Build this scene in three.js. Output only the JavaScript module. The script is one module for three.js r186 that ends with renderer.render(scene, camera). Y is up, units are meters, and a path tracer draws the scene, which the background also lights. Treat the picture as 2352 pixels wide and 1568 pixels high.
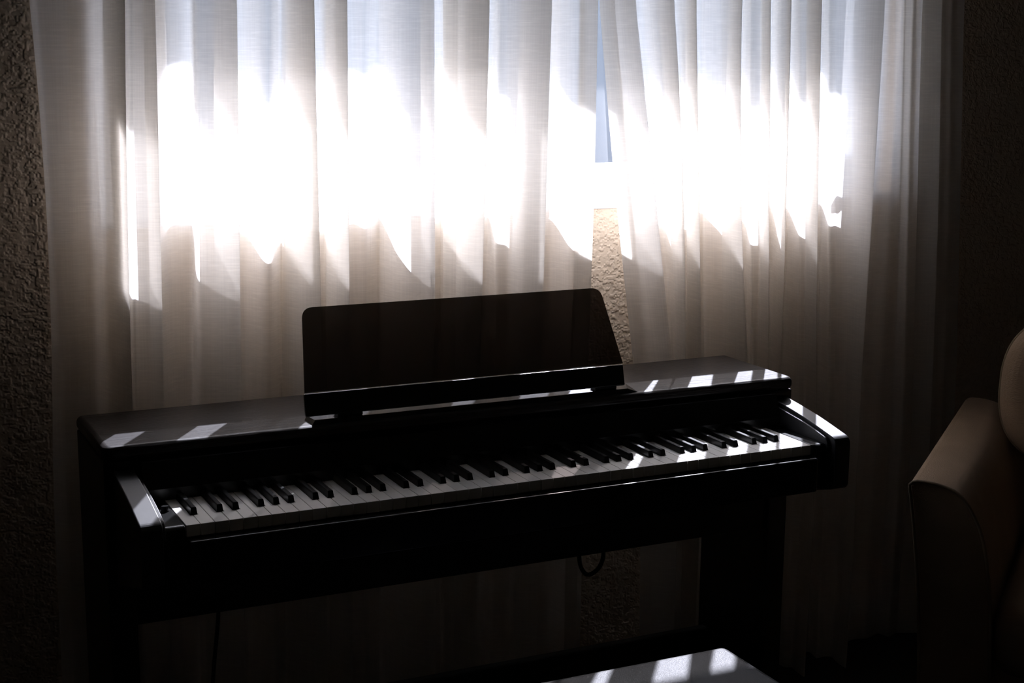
import * as THREE from 'three';
import { RoundedBoxGeometry } from 'three/addons/geometries/RoundedBoxGeometry.js';
import { mergeGeometries, mergeVertices, toCreasedNormals } from 'three/addons/utils/BufferGeometryUtils.js';

// ---------- camera, sky, sun, exposure ----------
const scene = new THREE.Scene();
const camera = new THREE.PerspectiveCamera(25.83, 2352 / 1568, 0.05, 200);
camera.rotation.order = 'YXZ';
camera.position.set(-1.13785, 1.47122, 2.26705);
camera.rotation.set(-0.19082, -0.45197, 0.009);

const renderer = new THREE.WebGLRenderer({ antialias: true });
renderer.toneMapping = THREE.LinearToneMapping;
renderer.toneMappingExposure = 6.3;
renderer.shadowMap.enabled = true;

const SUN = 6.6, SKY = 0.58;
{ // clear sky, paler towards the horizon
  const w = 32, h = 64, d = new Float32Array(w * h * 4);
  for (let j = 0; j < h; j++) {
    const el = ((j + 0.5) / h - 0.5) * Math.PI, t = Math.max(0, Math.sin(el)) ** 0.5;
    for (let i = 0; i < w; i++) {
      const o = (j * w + i) * 4;
      d[o] = (0.78 - 0.46 * t) * SKY; d[o + 1] = (0.90 - 0.40 * t) * SKY; d[o + 2] = (1.08 - 0.16 * t) * SKY; d[o + 3] = 1;
    }
  }
  const sky = new THREE.DataTexture(d, w, h, THREE.RGBAFormat, THREE.FloatType);
  sky.mapping = THREE.EquirectangularReflectionMapping; sky.magFilter = THREE.LinearFilter; sky.needsUpdate = true;
  scene.background = sky;
}
const AZ = 35.4 * Math.PI / 180, EL = 39.05 * Math.PI / 180;
const sun = new THREE.DirectionalLight(new THREE.Color().setRGB(0.91, 0.96, 1.17), SUN);
sun.position.set(Math.sin(AZ) * Math.cos(EL) * 12, Math.sin(EL) * 12, -Math.cos(AZ) * Math.cos(EL) * 12);
sun.castShadow = true;
sun.shadow.mapSize.set(4096, 4096);
Object.assign(sun.shadow.camera, { left: -6, right: 6, top: 6, bottom: -6, near: 0.5, far: 30 });
scene.add(sun, sun.target);

// ---------- helpers ----------
let seed = 7;
const rnd = () => { seed = (seed + 0x6d2b79f5) | 0; let t = Math.imul(seed ^ (seed >>> 15), 1 | seed); t = (t + Math.imul(t ^ (t >>> 7), 61 | t)) ^ t; return ((t ^ (t >>> 14)) >>> 0) / 4294967296; };
const used = {};
const numbered = (n) => { const k = used[n] = (used[n] ?? -1) + 1; return k ? `${n}_${String(k).padStart(3, '0')}` : n; };
function mesh(name, geo, mat, parent) {
  const m = new THREE.Mesh(geo, mat);
  m.name = parent ? name : numbered(name);
  m.castShadow = m.receiveShadow = true;
  (parent ?? scene).add(m);
  return m;
}
function part(name, geo, mat, parent) { // parts of one parent get running numbers
  const k = parent.children.filter((c) => c.name.replace(/_\d{3}$/, '') === name).length;
  return mesh(k ? `${name}_${String(k).padStart(3, '0')}` : name, geo, mat, parent);
}
function struct(name, geo, mat) { const m = mesh(name, geo, mat); m.userData.kind = 'structure'; return m; }
function thing(name, label, category, pos = [0, 0, 0], turn = 0, group) {
  const g = new THREE.Group();
  g.name = numbered(name); g.position.set(...pos); g.rotation.y = turn;
  g.userData = { label, category };
  if (group) g.userData.group = group;
  scene.add(g);
  return g;
}
const box = (x0, x1, y0, y1, z0, z1) => new THREE.BoxGeometry(x1 - x0, y1 - y0, z1 - z0).translate((x0 + x1) / 2, (y0 + y1) / 2, (z0 + z1) / 2);
const rbox = (x0, x1, y0, y1, z0, z1, r = 0.003, s = 3) => new RoundedBoxGeometry(x1 - x0, y1 - y0, z1 - z0, s, r).translate((x0 + x1) / 2, (y0 + y1) / 2, (z0 + z1) / 2);
// a shape given in (z, y), swept along x from x0 to x1
function sweepX(pts, x0, x1, bevel = 0.0015, seg = 2) {
  const sh = pts instanceof THREE.Shape ? pts : new THREE.Shape(pts.map(([z, y]) => new THREE.Vector2(-z, y)));
  const g = new THREE.ExtrudeGeometry(sh, { depth: x1 - x0 - 2 * bevel, bevelEnabled: bevel > 0, bevelSize: bevel, bevelThickness: bevel, bevelOffset: -bevel, bevelSegments: seg, curveSegments: 8 });
  return g.translate(0, 0, bevel).rotateY(Math.PI / 2).translate(x0, 0, 0);
}
// a plan shape in (x, -z), extruded upwards from y0 to y1
function plate(sh, y0, y1, bevel = 0.001, seg = 2) {
  const g = new THREE.ExtrudeGeometry(sh, { depth: y1 - y0 - 2 * bevel, bevelEnabled: bevel > 0, bevelSize: bevel, bevelThickness: bevel, bevelOffset: -bevel, bevelSegments: seg, curveSegments: 8 });
  return g.translate(0, 0, bevel).rotateX(-Math.PI / 2).translate(0, y0, 0);
}
const soft = (g) => { g.deleteAttribute('normal'); const m = mergeVertices(g); m.computeVertexNormals(); return m; }; // smooth bevels, flat faces
// outline points with rounded corners: [x, y, radius]
function rounded(pts) {
  const sh = new THREE.Shape(), n = pts.length;
  for (let i = 0; i < n; i++) {
    const [x, y, r = 0] = pts[i], [ax, ay] = pts[(i + n - 1) % n], [bx, by] = pts[(i + 1) % n];
    const la = Math.hypot(ax - x, ay - y), lb = Math.hypot(bx - x, by - y);
    const p = [x + (ax - x) / la * r, y + (ay - y) / la * r], q = [x + (bx - x) / lb * r, y + (by - y) / lb * r];
    if (i) sh.lineTo(...p); else sh.moveTo(...p);
    if (r) sh.quadraticCurveTo(x, y, ...q);
  }
  sh.closePath();
  return sh;
}
// ---------- procedural textures ----------
function noiseTile(n, cells, s) { // tiling value noise, n x n
  let k = s; const r = () => { k = (k * 1664525 + 1013904223) >>> 0; return k / 4294967296; };
  const g = Float32Array.from({ length: cells[0] * cells[1] }, r), out = new Float32Array(n * n);
  const sm = (t) => t * t * (3 - 2 * t);
  for (let y = 0; y < n; y++) for (let x = 0; x < n; x++) {
    const fx = x / n * cells[0], fy = y / n * cells[1], ix = fx | 0, iy = fy | 0, tx = sm(fx - ix), ty = sm(fy - iy);
    const at = (a, b) => g[(b % cells[1]) * cells[0] + a % cells[0]];
    out[y * n + x] = (at(ix, iy) * (1 - tx) + at(ix + 1, iy) * tx) * (1 - ty) + (at(ix, iy + 1) * (1 - tx) + at(ix + 1, iy + 1) * tx) * ty;
  }
  return out;
}
function texture(n, f, srgb = false, repeat = 1) {
  const d = new Uint8Array(n * n * 4);
  for (let i = 0; i < n * n; i++) { const v = f(i); const c = Array.isArray(v) ? v : [v, v, v]; for (let k = 0; k < 3; k++) d[i * 4 + k] = Math.max(0, Math.min(255, c[k] * 255)); d[i * 4 + 3] = 255; }
  const t = new THREE.DataTexture(d, n, n);
  t.wrapS = t.wrapT = THREE.RepeatWrapping; t.magFilter = THREE.LinearFilter; t.minFilter = THREE.LinearMipmapLinearFilter; t.generateMipmaps = true;
  if (srgb) t.colorSpace = THREE.SRGBColorSpace;
  t.repeat.set(repeat, repeat); t.needsUpdate = true;
  return t;
}
const stuccoBump = (() => {
  const n = 1024, a = noiseTile(n, [46, 52], 3), b = noiseTile(n, [110, 120], 5), c = noiseTile(n, [14, 12], 9);
  return texture(n, (i) => { const v = a[i] * 0.6 + b[i] * 0.3 + c[i] * 0.25; return Math.min(1, Math.max(0, (v - 0.5) * 3.2 + 0.3)) * 0.8 + b[i] * 0.2; }, false, 1 / 0.42);
})();
const weaveN = 1024;
const weft = noiseTile(weaveN, [12, 512], 11), weft2 = noiseTile(weaveN, [34, 300], 12), warp = noiseTile(weaveN, [360, 6], 13);
const weaveMap = texture(weaveN, (i) => 0.95 + 0.035 * weft[i] + 0.025 * (warp[i] - 0.5) + 0.02 * (weft2[i] - 0.5), false, 1 / 0.5);
const weaveRough = texture(weaveN, (i) => 0.88 + 0.12 * weft[i] * weft2[i] + 0.04 * warp[i], false, 1 / 0.5);
const grain = (() => { const n = 1024, a = noiseTile(n, [6, 400], 21), b = noiseTile(n, [24, 512], 22), c = noiseTile(n, [3, 60], 23); return texture(n, (i) => 0.45 * a[i] + 0.35 * b[i] + 0.2 * c[i], false, 1 / 0.6); })();
const upholstery = (() => { const n = 512, a = noiseTile(n, [256, 256], 31), b = noiseTile(n, [5, 5], 32), c = noiseTile(n, [12, 12], 33); return [texture(n, (i) => a[i], false, 1 / 0.25), texture(n, (i) => 0.82 + 0.1 * b[i] + 0.1 * c[i], false, 1 / 0.45)]; })();
const vinylBump = (() => { const n = 512, a = noiseTile(n, [150, 150], 41), b = noiseTile(n, [70, 70], 42); return texture(n, (i) => a[i] * 0.6 + b[i] * 0.4, false, 1 / 0.12); })();

// ---------- materials ----------
const std = (o) => new THREE.MeshStandardMaterial(o);
const lin = (r, g, b) => new THREE.Color().setRGB(r, g, b);
const M = {
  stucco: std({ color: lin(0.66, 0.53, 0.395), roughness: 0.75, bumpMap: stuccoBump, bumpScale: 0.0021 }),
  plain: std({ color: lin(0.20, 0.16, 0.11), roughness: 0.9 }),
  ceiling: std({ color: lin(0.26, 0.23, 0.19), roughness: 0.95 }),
  carpet: std({ color: lin(0.025, 0.022, 0.019), roughness: 1 }),
  outerWall: std({ color: lin(0.23, 0.225, 0.22), roughness: 0.95 }),
  ground: std({ color: lin(0.16, 0.16, 0.15), roughness: 0.95 }),
  trim: std({ color: lin(0.55, 0.50, 0.45), roughness: 0.5 }),
  vinylFrame: std({ color: lin(0.80, 0.80, 0.80), roughness: 0.4 }),
  glass: new THREE.MeshPhysicalMaterial({ color: 0xffffff, transmission: 1, thickness: 0, roughness: 0, ior: 1.5 }),
  sheer: new THREE.MeshPhysicalMaterial({ color: lin(0.98, 0.945, 0.895), transmission: 0.56, thickness: 0, roughness: 0.83, ior: 1.15, specularIntensity: 0.2, map: weaveMap, roughnessMap: weaveRough, side: THREE.DoubleSide }),
  woodTop: new THREE.MeshPhysicalMaterial({ color: lin(0.022, 0.017, 0.0155), roughness: 0.5, specularIntensity: 0.6, clearcoat: 0.25, clearcoatRoughness: 0.12, bumpMap: grain, bumpScale: 0.0012 }),
  wood: std({ color: lin(0.008, 0.007, 0.0065), roughness: 0.38, bumpMap: grain, bumpScale: 0.0003 }),
  satin: std({ color: lin(0.03, 0.03, 0.032), roughness: 0.4 }),
  gloss: std({ color: lin(0.006, 0.006, 0.006), roughness: 0.25 }),
  ivory: new THREE.MeshPhysicalMaterial({ color: lin(0.86, 0.84, 0.80), roughness: 0.55, specularIntensity: 0.3 }),
  ebony: new THREE.MeshPhysicalMaterial({ color: lin(0.004, 0.004, 0.004), roughness: 0.32, specularIntensity: 0.6 }),
  smoked: new THREE.MeshPhysicalMaterial({ color: lin(0.20, 0.18, 0.165), transmission: 1, thickness: 0, roughness: 0.03, ior: 1.45 }),
  vinylSeat: std({ color: lin(0.014, 0.013, 0.015), roughness: 0.45, bumpMap: vinylBump, bumpScale: 0.0003 }),
  fabric: std({ color: lin(0.42, 0.29, 0.185), roughness: 0.95, bumpMap: upholstery[0], bumpScale: 0.0008, map: upholstery[1] }),
  piping: std({ color: lin(0.26, 0.19, 0.12), roughness: 0.9 }),
  cable: std({ color: lin(0.006, 0.006, 0.006), roughness: 0.5 }),
  brass: std({ color: lin(0.6, 0.4, 0.16), metalness: 1, roughness: 0.3 }),
};

// ---------- the room (floor at y = 0, window wall's inner face at z = -0.62) ----------
const WZ = -0.62, RL = -2.7, RR = 2.9, RF = 4.2, H = 2.5;
struct('floor', box(RL - 0.2, RR + 0.2, -0.15, 0, WZ - 0.18, RF + 0.2), M.carpet);
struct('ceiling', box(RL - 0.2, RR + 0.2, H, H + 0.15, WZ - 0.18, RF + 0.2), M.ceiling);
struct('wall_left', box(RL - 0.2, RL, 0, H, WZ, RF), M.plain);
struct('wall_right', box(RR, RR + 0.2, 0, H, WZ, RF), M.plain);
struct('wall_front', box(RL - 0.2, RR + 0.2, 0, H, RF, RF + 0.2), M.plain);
const OX0 = -0.61, OX1 = 1.295, OY0 = 1.147, OY1 = 2.12;
{
  const sh = new THREE.Shape([[RL - 0.2, 0], [RR + 0.2, 0], [RR + 0.2, H], [RL - 0.2, H]].map((p) => new THREE.Vector2(...p)));
  sh.holes.push(new THREE.Path([[OX0, OY0], [OX0, OY1], [OX1, OY1], [OX1, OY0]].map((p) => new THREE.Vector2(...p))));
  struct('wall_back', new THREE.ExtrudeGeometry(sh, { depth: 0.18, bevelEnabled: false }).translate(0, 0, WZ - 0.18), M.stucco);
}
struct('baseboard_back', sweepX([[WZ, 0], [WZ + 0.014, 0], [WZ + 0.014, 0.075], [WZ + 0.006, 0.09], [WZ, 0.09]], RL, RR, 0), M.trim);
{ // sliding window: outer frame, two sashes meeting in the middle, glass
  const w = new THREE.Group(); w.name = 'window_1'; w.userData.kind = 'structure'; scene.add(w);
  const fz0 = -0.745, fz1 = -0.675, by = OY0 + 0.080;
  part('window_frame', rbox(OX0, OX1, OY0, by, fz0, fz1, 0.004), M.vinylFrame, w);
  part('window_frame', rbox(OX0, OX1, OY1 - 0.09, OY1, fz0, fz1, 0.004), M.vinylFrame, w);
  part('window_frame', rbox(OX0, -0.46, by, OY1 - 0.09, fz0, fz1, 0.004), M.vinylFrame, w);
  part('window_frame', rbox(1.225, OX1, by, OY1 - 0.09, fz0, fz1, 0.004), M.vinylFrame, w);
  part('mullion', rbox(0.364, 0.402, by, OY1 - 0.09, fz0, fz1, 0.004), M.vinylFrame, w);
  part('window_latch', rbox(1.204, 1.228, 1.334, 1.358, fz0 - 0.014, fz0 + 0.012, 0.004), M.vinylFrame, w);
  for (const [a, b] of [[-0.46, 0.364], [0.402, 1.225]]) part('pane', box(a, b, by, OY1 - 0.09, -0.712, -0.711).clone(), M.glass, w);
  part('window_sill', rbox(OX0, OX1, OY0 - 0.012, OY0 + 0.002, fz1 - 0.01, WZ + 0.004, 0.003), M.vinylFrame, w);
}
// outside: ground, the house's eave, a garden wall
struct('ground', box(-30, 30, -0.5, -0.3, -40, WZ - 0.2), M.ground);
struct('roof_eave', box(-8, 8, 2.449, 2.60, -1.605, WZ - 0.18), M.outerWall);
struct('garden_wall', box(-16, 22, -0.3, 2.6, -11.2, -11), M.outerWall);

// ---------- curtains: cross-section nodes [x at 1.55 m, x at 1.16 m, x at 0.80 m, z], in millimetres ----------
const LEFT = [[-722,-711,-718,-606],[-712,-703,-702,-585],[-663,-670,-674,-580],[-620,-631,-636,-582],[-591,-601,-609,-500],[-582,-592,-597,-455],[-598,-600,-602,-550],[-575,-586,-592,-478],[-564,-576,-583,-471],[-547,-557,-559,-462],[-529,-534,-539,-452],[-540,-545,-548,-505],[-492,-497,-500,-576],[-466,-475,-482,-592],[-433,-442,-450,-589],[-446,-455,-464,-505],[-431,-439,-447,-485],[-378,-384,-390,-460],[-395,-406,-413,-560],[-340,-347,-352,-572],[-314,-321,-328,-524],[-298,-305,-311,-519],[-270,-277,-283,-552],[-262,-270,-277,-540],[-248,-250,-252,-490],[-230,-228,-224,-462],[-255,-262,-266,-560],[-189,-186,-183,-568],[-181,-186,-190,-538],[-179,-182,-185,-490],[-164,-166,-167,-465],[-176,-180,-184,-555],[-117,-119,-120,-580],[-90,-92,-94,-570],[-57,-58,-60,-589],[-48,-49,-50,-557],[-43,-44,-44,-524],[-24,-25,-26,-487],[13,13,14,-460],[25,24,24,-560],[71,72,73,-585],[82,82,82,-578],[92,88,84,-490],[129,121,113,-460],[71,71,71,-555],[191,182,175,-584],[185,183,181,-535],[203,205,209,-524],[229,222,211,-475],[265,258,253,-455],[242,230,218,-550],[324,324,327,-575],[342,347,352,-520],[367,370,372,-500],[391,390,383,-490],[380,378,373,-500],[359,358,351,-511],[372,371,364,-513]];
const RIGHT = [[428,479,528,-482],[421,472,521,-488],[403,451,504,-500],[434,485,537,-475],[465,523,575,-455],[449,512,562,-540],[531,587,637,-550],[538,584,621,-500],[562,598,616,-465],[562,604,632,-530],[613,649,666,-540],[618,635,653,-510],[613,635,654,-460],[641,657,672,-550],[689,709,729,-572],[700,718,735,-560],[717,735,751,-530],[721,737,753,-510],[725,741,773,-455],[754,757,763,-550],[791,809,840,-550],[781,798,821,-505],[804,820,834,-500],[804,820,836,-480],[807,822,837,-465],[843,858,872,-555],[892,908,923,-580],[865,883,901,-520],[855,873,885,-490],[852,861,867,-455],[909,919,924,-550],[940,950,957,-572],[924,942,956,-520],[933,952,970,-507],[932,950,966,-480],[933,948,965,-455],[965,984,1003,-550],[1030,1047,1065,-580],[1017,1039,1059,-535],[1035,1058,1079,-532],[1052,1075,1097,-520],[1078,1091,1098,-490],[1107,1105,1102,-455],[1098,1118,1133,-550],[1226,1226,1224,-595],[1251,1266,1269,-585],[1286,1302,1311,-595],[1287,1304,1320,-565],[1348,1366,1383,-590],[1367,1392,1408,-560],[1318,1338,1351,-592],[1411,1435,1452,-602],[1432,1456,1475,-592],[1479,1501,1521,-605]];
function curtainGeometry(nodes, y0, y1) {
  const per = 11, N = (nodes.length - 1) * per + 1;
  const cr = (k, t) => { // Catmull-Rom through column k of the nodes
    const i = Math.min(nodes.length - 2, Math.floor(t)), f = t - i;
    const p = (j) => nodes[Math.max(0, Math.min(nodes.length - 1, j))][k] / 1000;
    const a = p(i - 1), b = p(i), c = p(i + 1), d = p(i + 2), ten = 0.42;
    const m0 = (c - a) * ten, m1 = (d - b) * ten, f2 = f * f, f3 = f2 * f;
    return (2 * f3 - 3 * f2 + 1) * b + (f3 - 2 * f2 + f) * m0 + (-2 * f3 + 3 * f2) * c + (f3 - f2) * m1;
  };
  const rows = 40, pos = [], uv = [], idx = [];
  let s = 0, px, pz;
  for (let i = 0; i < N; i++) {
    const t = i / per, a = cr(0, t), b = cr(1, t), c = cr(2, t), z = cr(3, t);
    if (i) s += Math.hypot(b - px, z - pz);
    px = b; pz = z;
    for (let j = 0; j <= rows; j++) {
      const y = y0 + (y1 - y0) * j / rows, yc = Math.max(0.80, Math.min(1.55, y));
      const L = (v) => a * (v - 1.16) * (v - 0.8) / (0.39 * 0.75) + b * (v - 1.55) * (v - 0.8) / (-0.39 * 0.36) + c * (v - 1.55) * (v - 1.16) / (0.75 * 0.36);
      let x = L(yc);
      if (y !== yc) { const sl = (L(yc + 0.01) - L(yc - 0.01)) / 0.02; const far = y > yc ? 0.05 : 0.2; x += sl * far * Math.tanh((y - yc) / far); }
      const sway = 0.004 * Math.sin(y * 5.1 + t * 0.9) * Math.min(1, Math.abs(y - 1.16));
      pos.push(x, y, z + sway); uv.push(s, y);
      if (i && j) { const q = i * (rows + 1) + j, r = q - rows - 1; idx.push(r - 1, q - 1, q, r - 1, q, r); }
    }
  }
  const g = new THREE.BufferGeometry();
  g.setAttribute('position', new THREE.Float32BufferAttribute(pos, 3));
  g.setAttribute('uv', new THREE.Float32BufferAttribute(uv, 2));
  g.setIndex(idx); g.computeVertexNormals();
  return g;
}
{
  const a = mesh('sheer_curtain', curtainGeometry(LEFT, 0.004, 2.3), M.sheer);
  a.userData = { label: 'wide cream sheer curtain panel hanging behind the piano, left of the bare gap', category: 'curtain' };
  const b = mesh('sheer_curtain', curtainGeometry(RIGHT, 0.004, 2.3), M.sheer);
  b.userData = { label: 'narrower cream sheer curtain panel right of the gap, its leading edge slanting outward', category: 'curtain' };
}

// ---------- the piano (x = 0 at the middle of the keyboard, key tops at 0.73 m, key fronts at z = 0) ----------
const K = 0.73;
const piano = thing('digital_piano', 'black upright digital piano with a smoked music stand, in front of the curtains', 'piano');
{
  const P = piano;
  // top with softly rounded front corners
  part('top_board', soft(plate(rounded([[-0.7036, 0.1835, 0.02], [0.7036, 0.1835, 0.02], [0.7036, 0.44, 0.014], [-0.7036, 0.44, 0.014]]), K + 0.0643, K + 0.0913, 0.0115, 8)), M.woodTop, P);
  for (const s of [-1, 1]) {
    const [a, b] = s < 0 ? [-0.7016, -0.655] : [0.655, 0.7016];
    part('side_panel', rbox(a, b, 0, K + 0.0643, -0.44, -0.19, 0.003), M.wood, P);
  }
  // cheeks: arms that slope down beside the keys
  const cheek = (x0, x1) => sweepX(rounded([[0.185, K + 0.0495], [0.085, K + 0.036, 0.05], [-0.0235, K + 0.0128, 0.016], [-0.0235, K - 0.088, 0.012], [0.185, K - 0.15]]), x0, x1, 0.0022, 3);
  part('cheek', cheek(-0.688, -0.652), M.satin, P); part('cheek', cheek(0.652, 0.688), M.satin, P);
  const rail = (x0, x1) => sweepX(rounded([[0.175, K + 0.040], [0.06, K + 0.0245, 0.03], [-0.004, K + 0.010, 0.012], [-0.01, K - 0.02], [0.175, K - 0.02]]), x0, x1, 0.0012, 2);
  part('lid_rail', rail(-0.6515, -0.6450), M.satin, P); part('lid_rail', rail(0.6450, 0.6515), M.satin, P);
  const block = (x0, x1) => sweepX(rounded([[0.16, K], [-0.004, K, 0.012], [-0.006, K - 0.088, 0.004], [0.16, K - 0.088]]), x0, x1, 0.0012, 2);
  part('end_block', block(-0.6449, -0.6125), M.gloss, P); part('end_block', block(0.6125, 0.6449), M.gloss, P);
  const knob = part('volume_knob', new THREE.CylinderGeometry(0.0055, 0.0065, 0.009, 20).scale(1.1, 1, 0.8).translate(-0.624, K + 0.0045, -0.088), M.gloss, P);
  knob.userData.label = 'small round black knob';
  // key bed, slip in front of the keys, apron below, fall board behind
  part('key_bed', sweepX([[-0.008, K - 0.03], [-0.008, K - 0.086], [-0.19, K - 0.148], [-0.42, K - 0.15], [-0.42, K - 0.03]], -0.6515, 0.6515, 0.001), M.wood, P);
  part('key_slip', rbox(-0.6124, 0.6124, K - 0.088, K - 0.0205, 0.003, 0.0255, 0.005, 4), M.gloss, P);
  part('apron', rbox(-0.655, 0.655, K - 0.233, K - 0.145, -0.222, -0.2, 0.002), M.wood, P);
  part('name_board', sweepX([[-0.148, K - 0.03], [-0.148, K + 0.02], [-0.165, K + 0.0643], [-0.2, K + 0.0643], [-0.2, K - 0.03]], -0.6449, 0.6449, 0.001), M.gloss, P);
  part('fall_board', rbox(-0.648, 0.648, K + 0.0435, K + 0.0565, -0.30, -0.172, 0.003), M.wood, P);
  part('back_board', rbox(-0.655, 0.655, K - 0.15, K + 0.0643, -0.435, -0.42, 0.002), M.wood, P);
  part('stretcher', rbox(-0.655, 0.655, 0.09, 0.205, -0.42, -0.395, 0.006), M.wood, P);

  // 52 white keys, cut out beside the black ones
  const U = 0.0235, C = 26 * U, kinds = {}, off = { C: -0.0016, D: 0.0016, F: -0.0024, G: 0, A: 0.0024 };
  const letters = 'ABCDEFG', bw = 0.0066;
  const hasBlack = (i) => i >= 0 && i < 51 && !'BE'.includes(letters[i % 7]);
  for (let i = 0; i < 52; i++) {
    const l = hasBlack(i - 1) ? -U / 2 + off[letters[(i - 1) % 7]] + bw : null, r = hasBlack(i) ? U / 2 + off[letters[i % 7]] - bw : null;
    const key = `${l},${r}`, e = U / 2 - 0.00045;
    kinds[key] ??= plate(rounded([[-e, 0, 0.0012], [e, 0, 0.0012], ...(r === null ? [[e, 0.150]] : [[e, 0.0495], [r, 0.0495], [r, 0.150]]), ...(l === null ? [[-e, 0.150]] : [[l, 0.150], [l, 0.0495], [-e, 0.0495]])]), -0.0195, 0, 0.0007, 2);
    part('white_key', kinds[key], M.ivory, P).position.set((i + 0.5) * U - C, K, 0);
  }
  // 36 black keys: tapered, with a sloping front
  const blackShape = rounded([[-0.0057, -0.004], [0.0057, -0.004], [0.0046, 0.0115, 0.0022], [-0.0046, 0.0115, 0.0022]]);
  const black = new THREE.ExtrudeGeometry(blackShape, { depth: 0.096, steps: 1, bevelEnabled: true, bevelSize: 0.0008, bevelThickness: 0.0012, bevelOffset: -0.0008, bevelSegments: 2, curveSegments: 6 });
  { const p = black.attributes.position; for (let i = 0; i < p.count; i++) { const y = p.getY(i), z = p.getZ(i); p.setZ(i, (z > 0.05 ? -0.0505 - Math.max(0, y) * 0.42 + (z - 0.096) * 0.4 : -0.148)); } black.computeVertexNormals(); }
  for (let i = 0; i < 51; i++) if (hasBlack(i)) part('black_key', black, M.ebony, P).position.set((i + 1) * U - C + off[letters[i % 7]], K, 0);

  // music stand: base plate with mitred ends, ledge on two hinges, smoked panel leaning back
  const st = new THREE.Group(); st.name = 'music_stand'; P.add(st);
  {
    const x0 = -0.336, x1 = 0.332, yb = K + 0.0913, yt = K + 0.0998;
    const v = [x0, yb, -0.193, x1, yb, -0.193, x1, yb, -0.236, x0, yb, -0.236, x0 + 0.006, yt, -0.1945, x1 - 0.022, yt, -0.1945, x1 - 0.004, yt, -0.234, x0 + 0.003, yt, -0.234];
    const f = [0, 1, 5, 0, 5, 4, 1, 2, 6, 1, 6, 5, 2, 3, 7, 2, 7, 6, 3, 0, 4, 3, 4, 7, 4, 5, 6, 4, 6, 7, 3, 2, 1, 3, 1, 0];
    const g = new THREE.BufferGeometry(); g.setAttribute('position', new THREE.Float32BufferAttribute(v, 3)); g.setIndex(f);
    part('stand_base', toCreasedNormals(g, 0.3), M.gloss, st);
  }
  const tilt = (g) => g.translate(0, 0, 0).rotateX(-0.25).translate(-0.02, K + 0.1065, -0.196);
  part('stand_ledge', tilt(rbox(-0.3255, 0.3255, 0, 0.041, -0.008, 0, 0.0025)), M.gloss, st);
  for (const x of [-0.262, 0.264]) part('hinge', rbox(x - 0.024, x + 0.024, K + 0.0998, K + 0.109, -0.2195, -0.199, 0.0015), M.gloss, st);
  const panel = new THREE.ExtrudeGeometry(rounded([[-0.3245, 0], [0.3245, 0], [0.306, 0.156, 0.02], [-0.306, 0.156, 0.02]]), { depth: 0.003, bevelEnabled: false, curveSegments: 10 });
  part('stand_panel', panel.rotateX(-0.435).translate(-0.02, K + 0.147, -0.2085), M.smoked, st).userData.label = 'see-through smoked dark panel';
}

// ---------- bench ----------
{
  const b = thing('piano_bench', 'black vinyl piano bench in front of the piano, crossed by sunlight', 'bench', [-0.06, 0, 0.445]);
  part('seat_cushion', new RoundedBoxGeometry(0.598, 0.075, 0.335, 6, 0.02).translate(0, 0.4515, -0.003), M.vinylSeat, b);
  part('seat_frame', rbox(-0.28, 0.28, 0.355, 0.412, -0.15, 0.15, 0.004), M.wood, b);
  for (const x of [-1, 1]) for (const z of [-1, 1]) part('leg', rbox(x * 0.258 - 0.02, x * 0.258 + 0.02, 0, 0.36, z * 0.13 - 0.02, z * 0.13 + 0.02, 0.003), M.wood, b);
}

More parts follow.
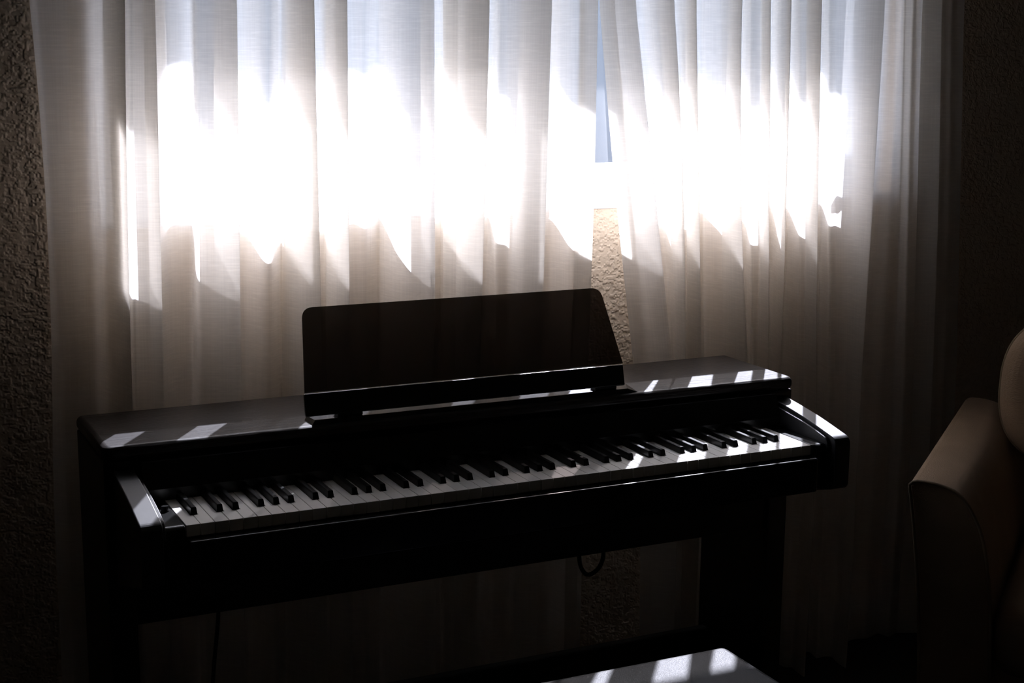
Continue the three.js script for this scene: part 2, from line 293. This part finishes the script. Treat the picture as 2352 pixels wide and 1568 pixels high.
// ---------- armchair, its left arm's front corner at the group's origin ----------
{
  const c = thing('armchair', 'tan fabric armchair with a rolled arm and piped edges, right of the piano', 'armchair', [0.8025, 0, 0.0684], -0.871);
  const A = [[0, 0.646], [0.008, 0.653], [0.033, 0.6545], [0.062, 0.651], [0.092, 0.640], [0.118, 0.611], [0.142, 0.561], [0.156, 0.501], [0.168, 0.414], [0.176, 0.263], [0.178, 0.06], [0.044, 0.06], [0.041, 0.238], [0.028, 0.436], [0.014, 0.552]];
  const arm = (m) => {
    const curve = new THREE.CatmullRomCurve3(A.slice(0, 11).map(([x, y]) => new THREE.Vector3(x, y, 0)), false, 'centripetal');
    const back = new THREE.CatmullRomCurve3(A.slice(11).concat([A[0]]).map(([x, y]) => new THREE.Vector3(x, y, 0)), false, 'centripetal');
    const pts = [...curve.getPoints(48), ...back.getPoints(20).slice(0, -1)].map((p) => new THREE.Vector2(m ? 0.86 - p.x : p.x, p.y));
    const g = new THREE.ExtrudeGeometry(new THREE.Shape(m ? pts.reverse() : pts), { depth: 0.80, bevelEnabled: true, bevelSize: 0.006, bevelThickness: 0.008, bevelOffset: -0.006, bevelSegments: 3 });
    const pipe = new THREE.TubeGeometry(new THREE.CatmullRomCurve3(pts.map((p) => new THREE.Vector3(p.x, p.y, 0.0)), true), 160, 0.0035, 6, true);
    return [toCreasedNormals(g.translate(0, 0, -0.81), 0.6), pipe];
  };
  for (const m of [false, true]) { const [g, pipe] = arm(m), a = part('arm', g, M.fabric, c); mesh('piping', pipe, M.piping, a); }
  part('base', rbox(0.15, 0.71, 0.06, 0.30, -0.78, -0.03, 0.012), M.fabric, c);
  part('seat_cushion', new RoundedBoxGeometry(0.516, 0.15, 0.66, 5, 0.05).translate(0.43, 0.345, -0.325), M.fabric, c);
  part('backrest', new RoundedBoxGeometry(0.54, 0.70, 0.14, 5, 0.06).rotateX(-0.12).translate(0.43, 0.53, -0.775), M.fabric, c);
  const co = rounded([[-0.33, -0.17, 0.16], [0.33, -0.17, 0.16], [0.33, 0.17, 0.16], [-0.33, 0.17, 0.16]]);
  const bc = part('back_cushion', new THREE.ExtrudeGeometry(co, { depth: 0.05, bevelEnabled: true, bevelSize: 0.05, bevelThickness: 0.05, bevelOffset: -0.05, bevelSegments: 7, curveSegments: 14 }).translate(0, 0, -0.05).rotateX(-0.14).translate(0.43, 0.735, -0.60), M.fabric, c);
  mesh('piping', new THREE.TubeGeometry(new THREE.CatmullRomCurve3(co.getPoints(14).slice(0, -1).map((p) => new THREE.Vector3(p.x, p.y, 0.0)), true), 200, 0.004, 6, true).rotateX(-0.14).translate(0.43, 0.735, -0.60), M.piping, bc);
  for (const x of [0.1, 0.76]) for (const z of [-0.08, -0.72]) part('leg', new THREE.CylinderGeometry(0.022, 0.016, 0.07, 12).translate(x, 0.035, z), M.wood, c);
}

// ---------- cables under the piano ----------
{
  const cord = mesh('power_cord', new THREE.TubeGeometry(new THREE.CatmullRomCurve3([[-0.446, K - 0.16, -0.4395], [-0.450, 0.50, -0.4395], [-0.452, 0.40, -0.4395], [-0.466, 0.27, -0.4395], [-0.474, 0.12, -0.4395], [-0.481, 0.03, -0.4385], [-0.50, 0.005, -0.4375], [-0.58, 0.005, -0.437]].map((p) => new THREE.Vector3(...p))), 60, 0.004, 8), M.cable);
  cord.userData = { label: 'thin black power cord hanging down under the left half of the piano', category: 'cord' };
  const loop = mesh('cable_loop', new THREE.TubeGeometry(new THREE.CatmullRomCurve3([[0.268, K - 0.152, -0.255], [0.29, 0.50, -0.26], [0.302, 0.47, -0.262], [0.292, 0.44, -0.264], [0.268, 0.43, -0.264], [0.25, 0.45, -0.262], [0.244, 0.50, -0.26], [0.246, K - 0.152, -0.255]].map((p) => new THREE.Vector3(...p))), 60, 0.0045, 8), M.cable);
  loop.userData = { label: 'dark loop of cable drooping below the right half of the key bed', category: 'cable' };
}

renderer.render(scene, camera);
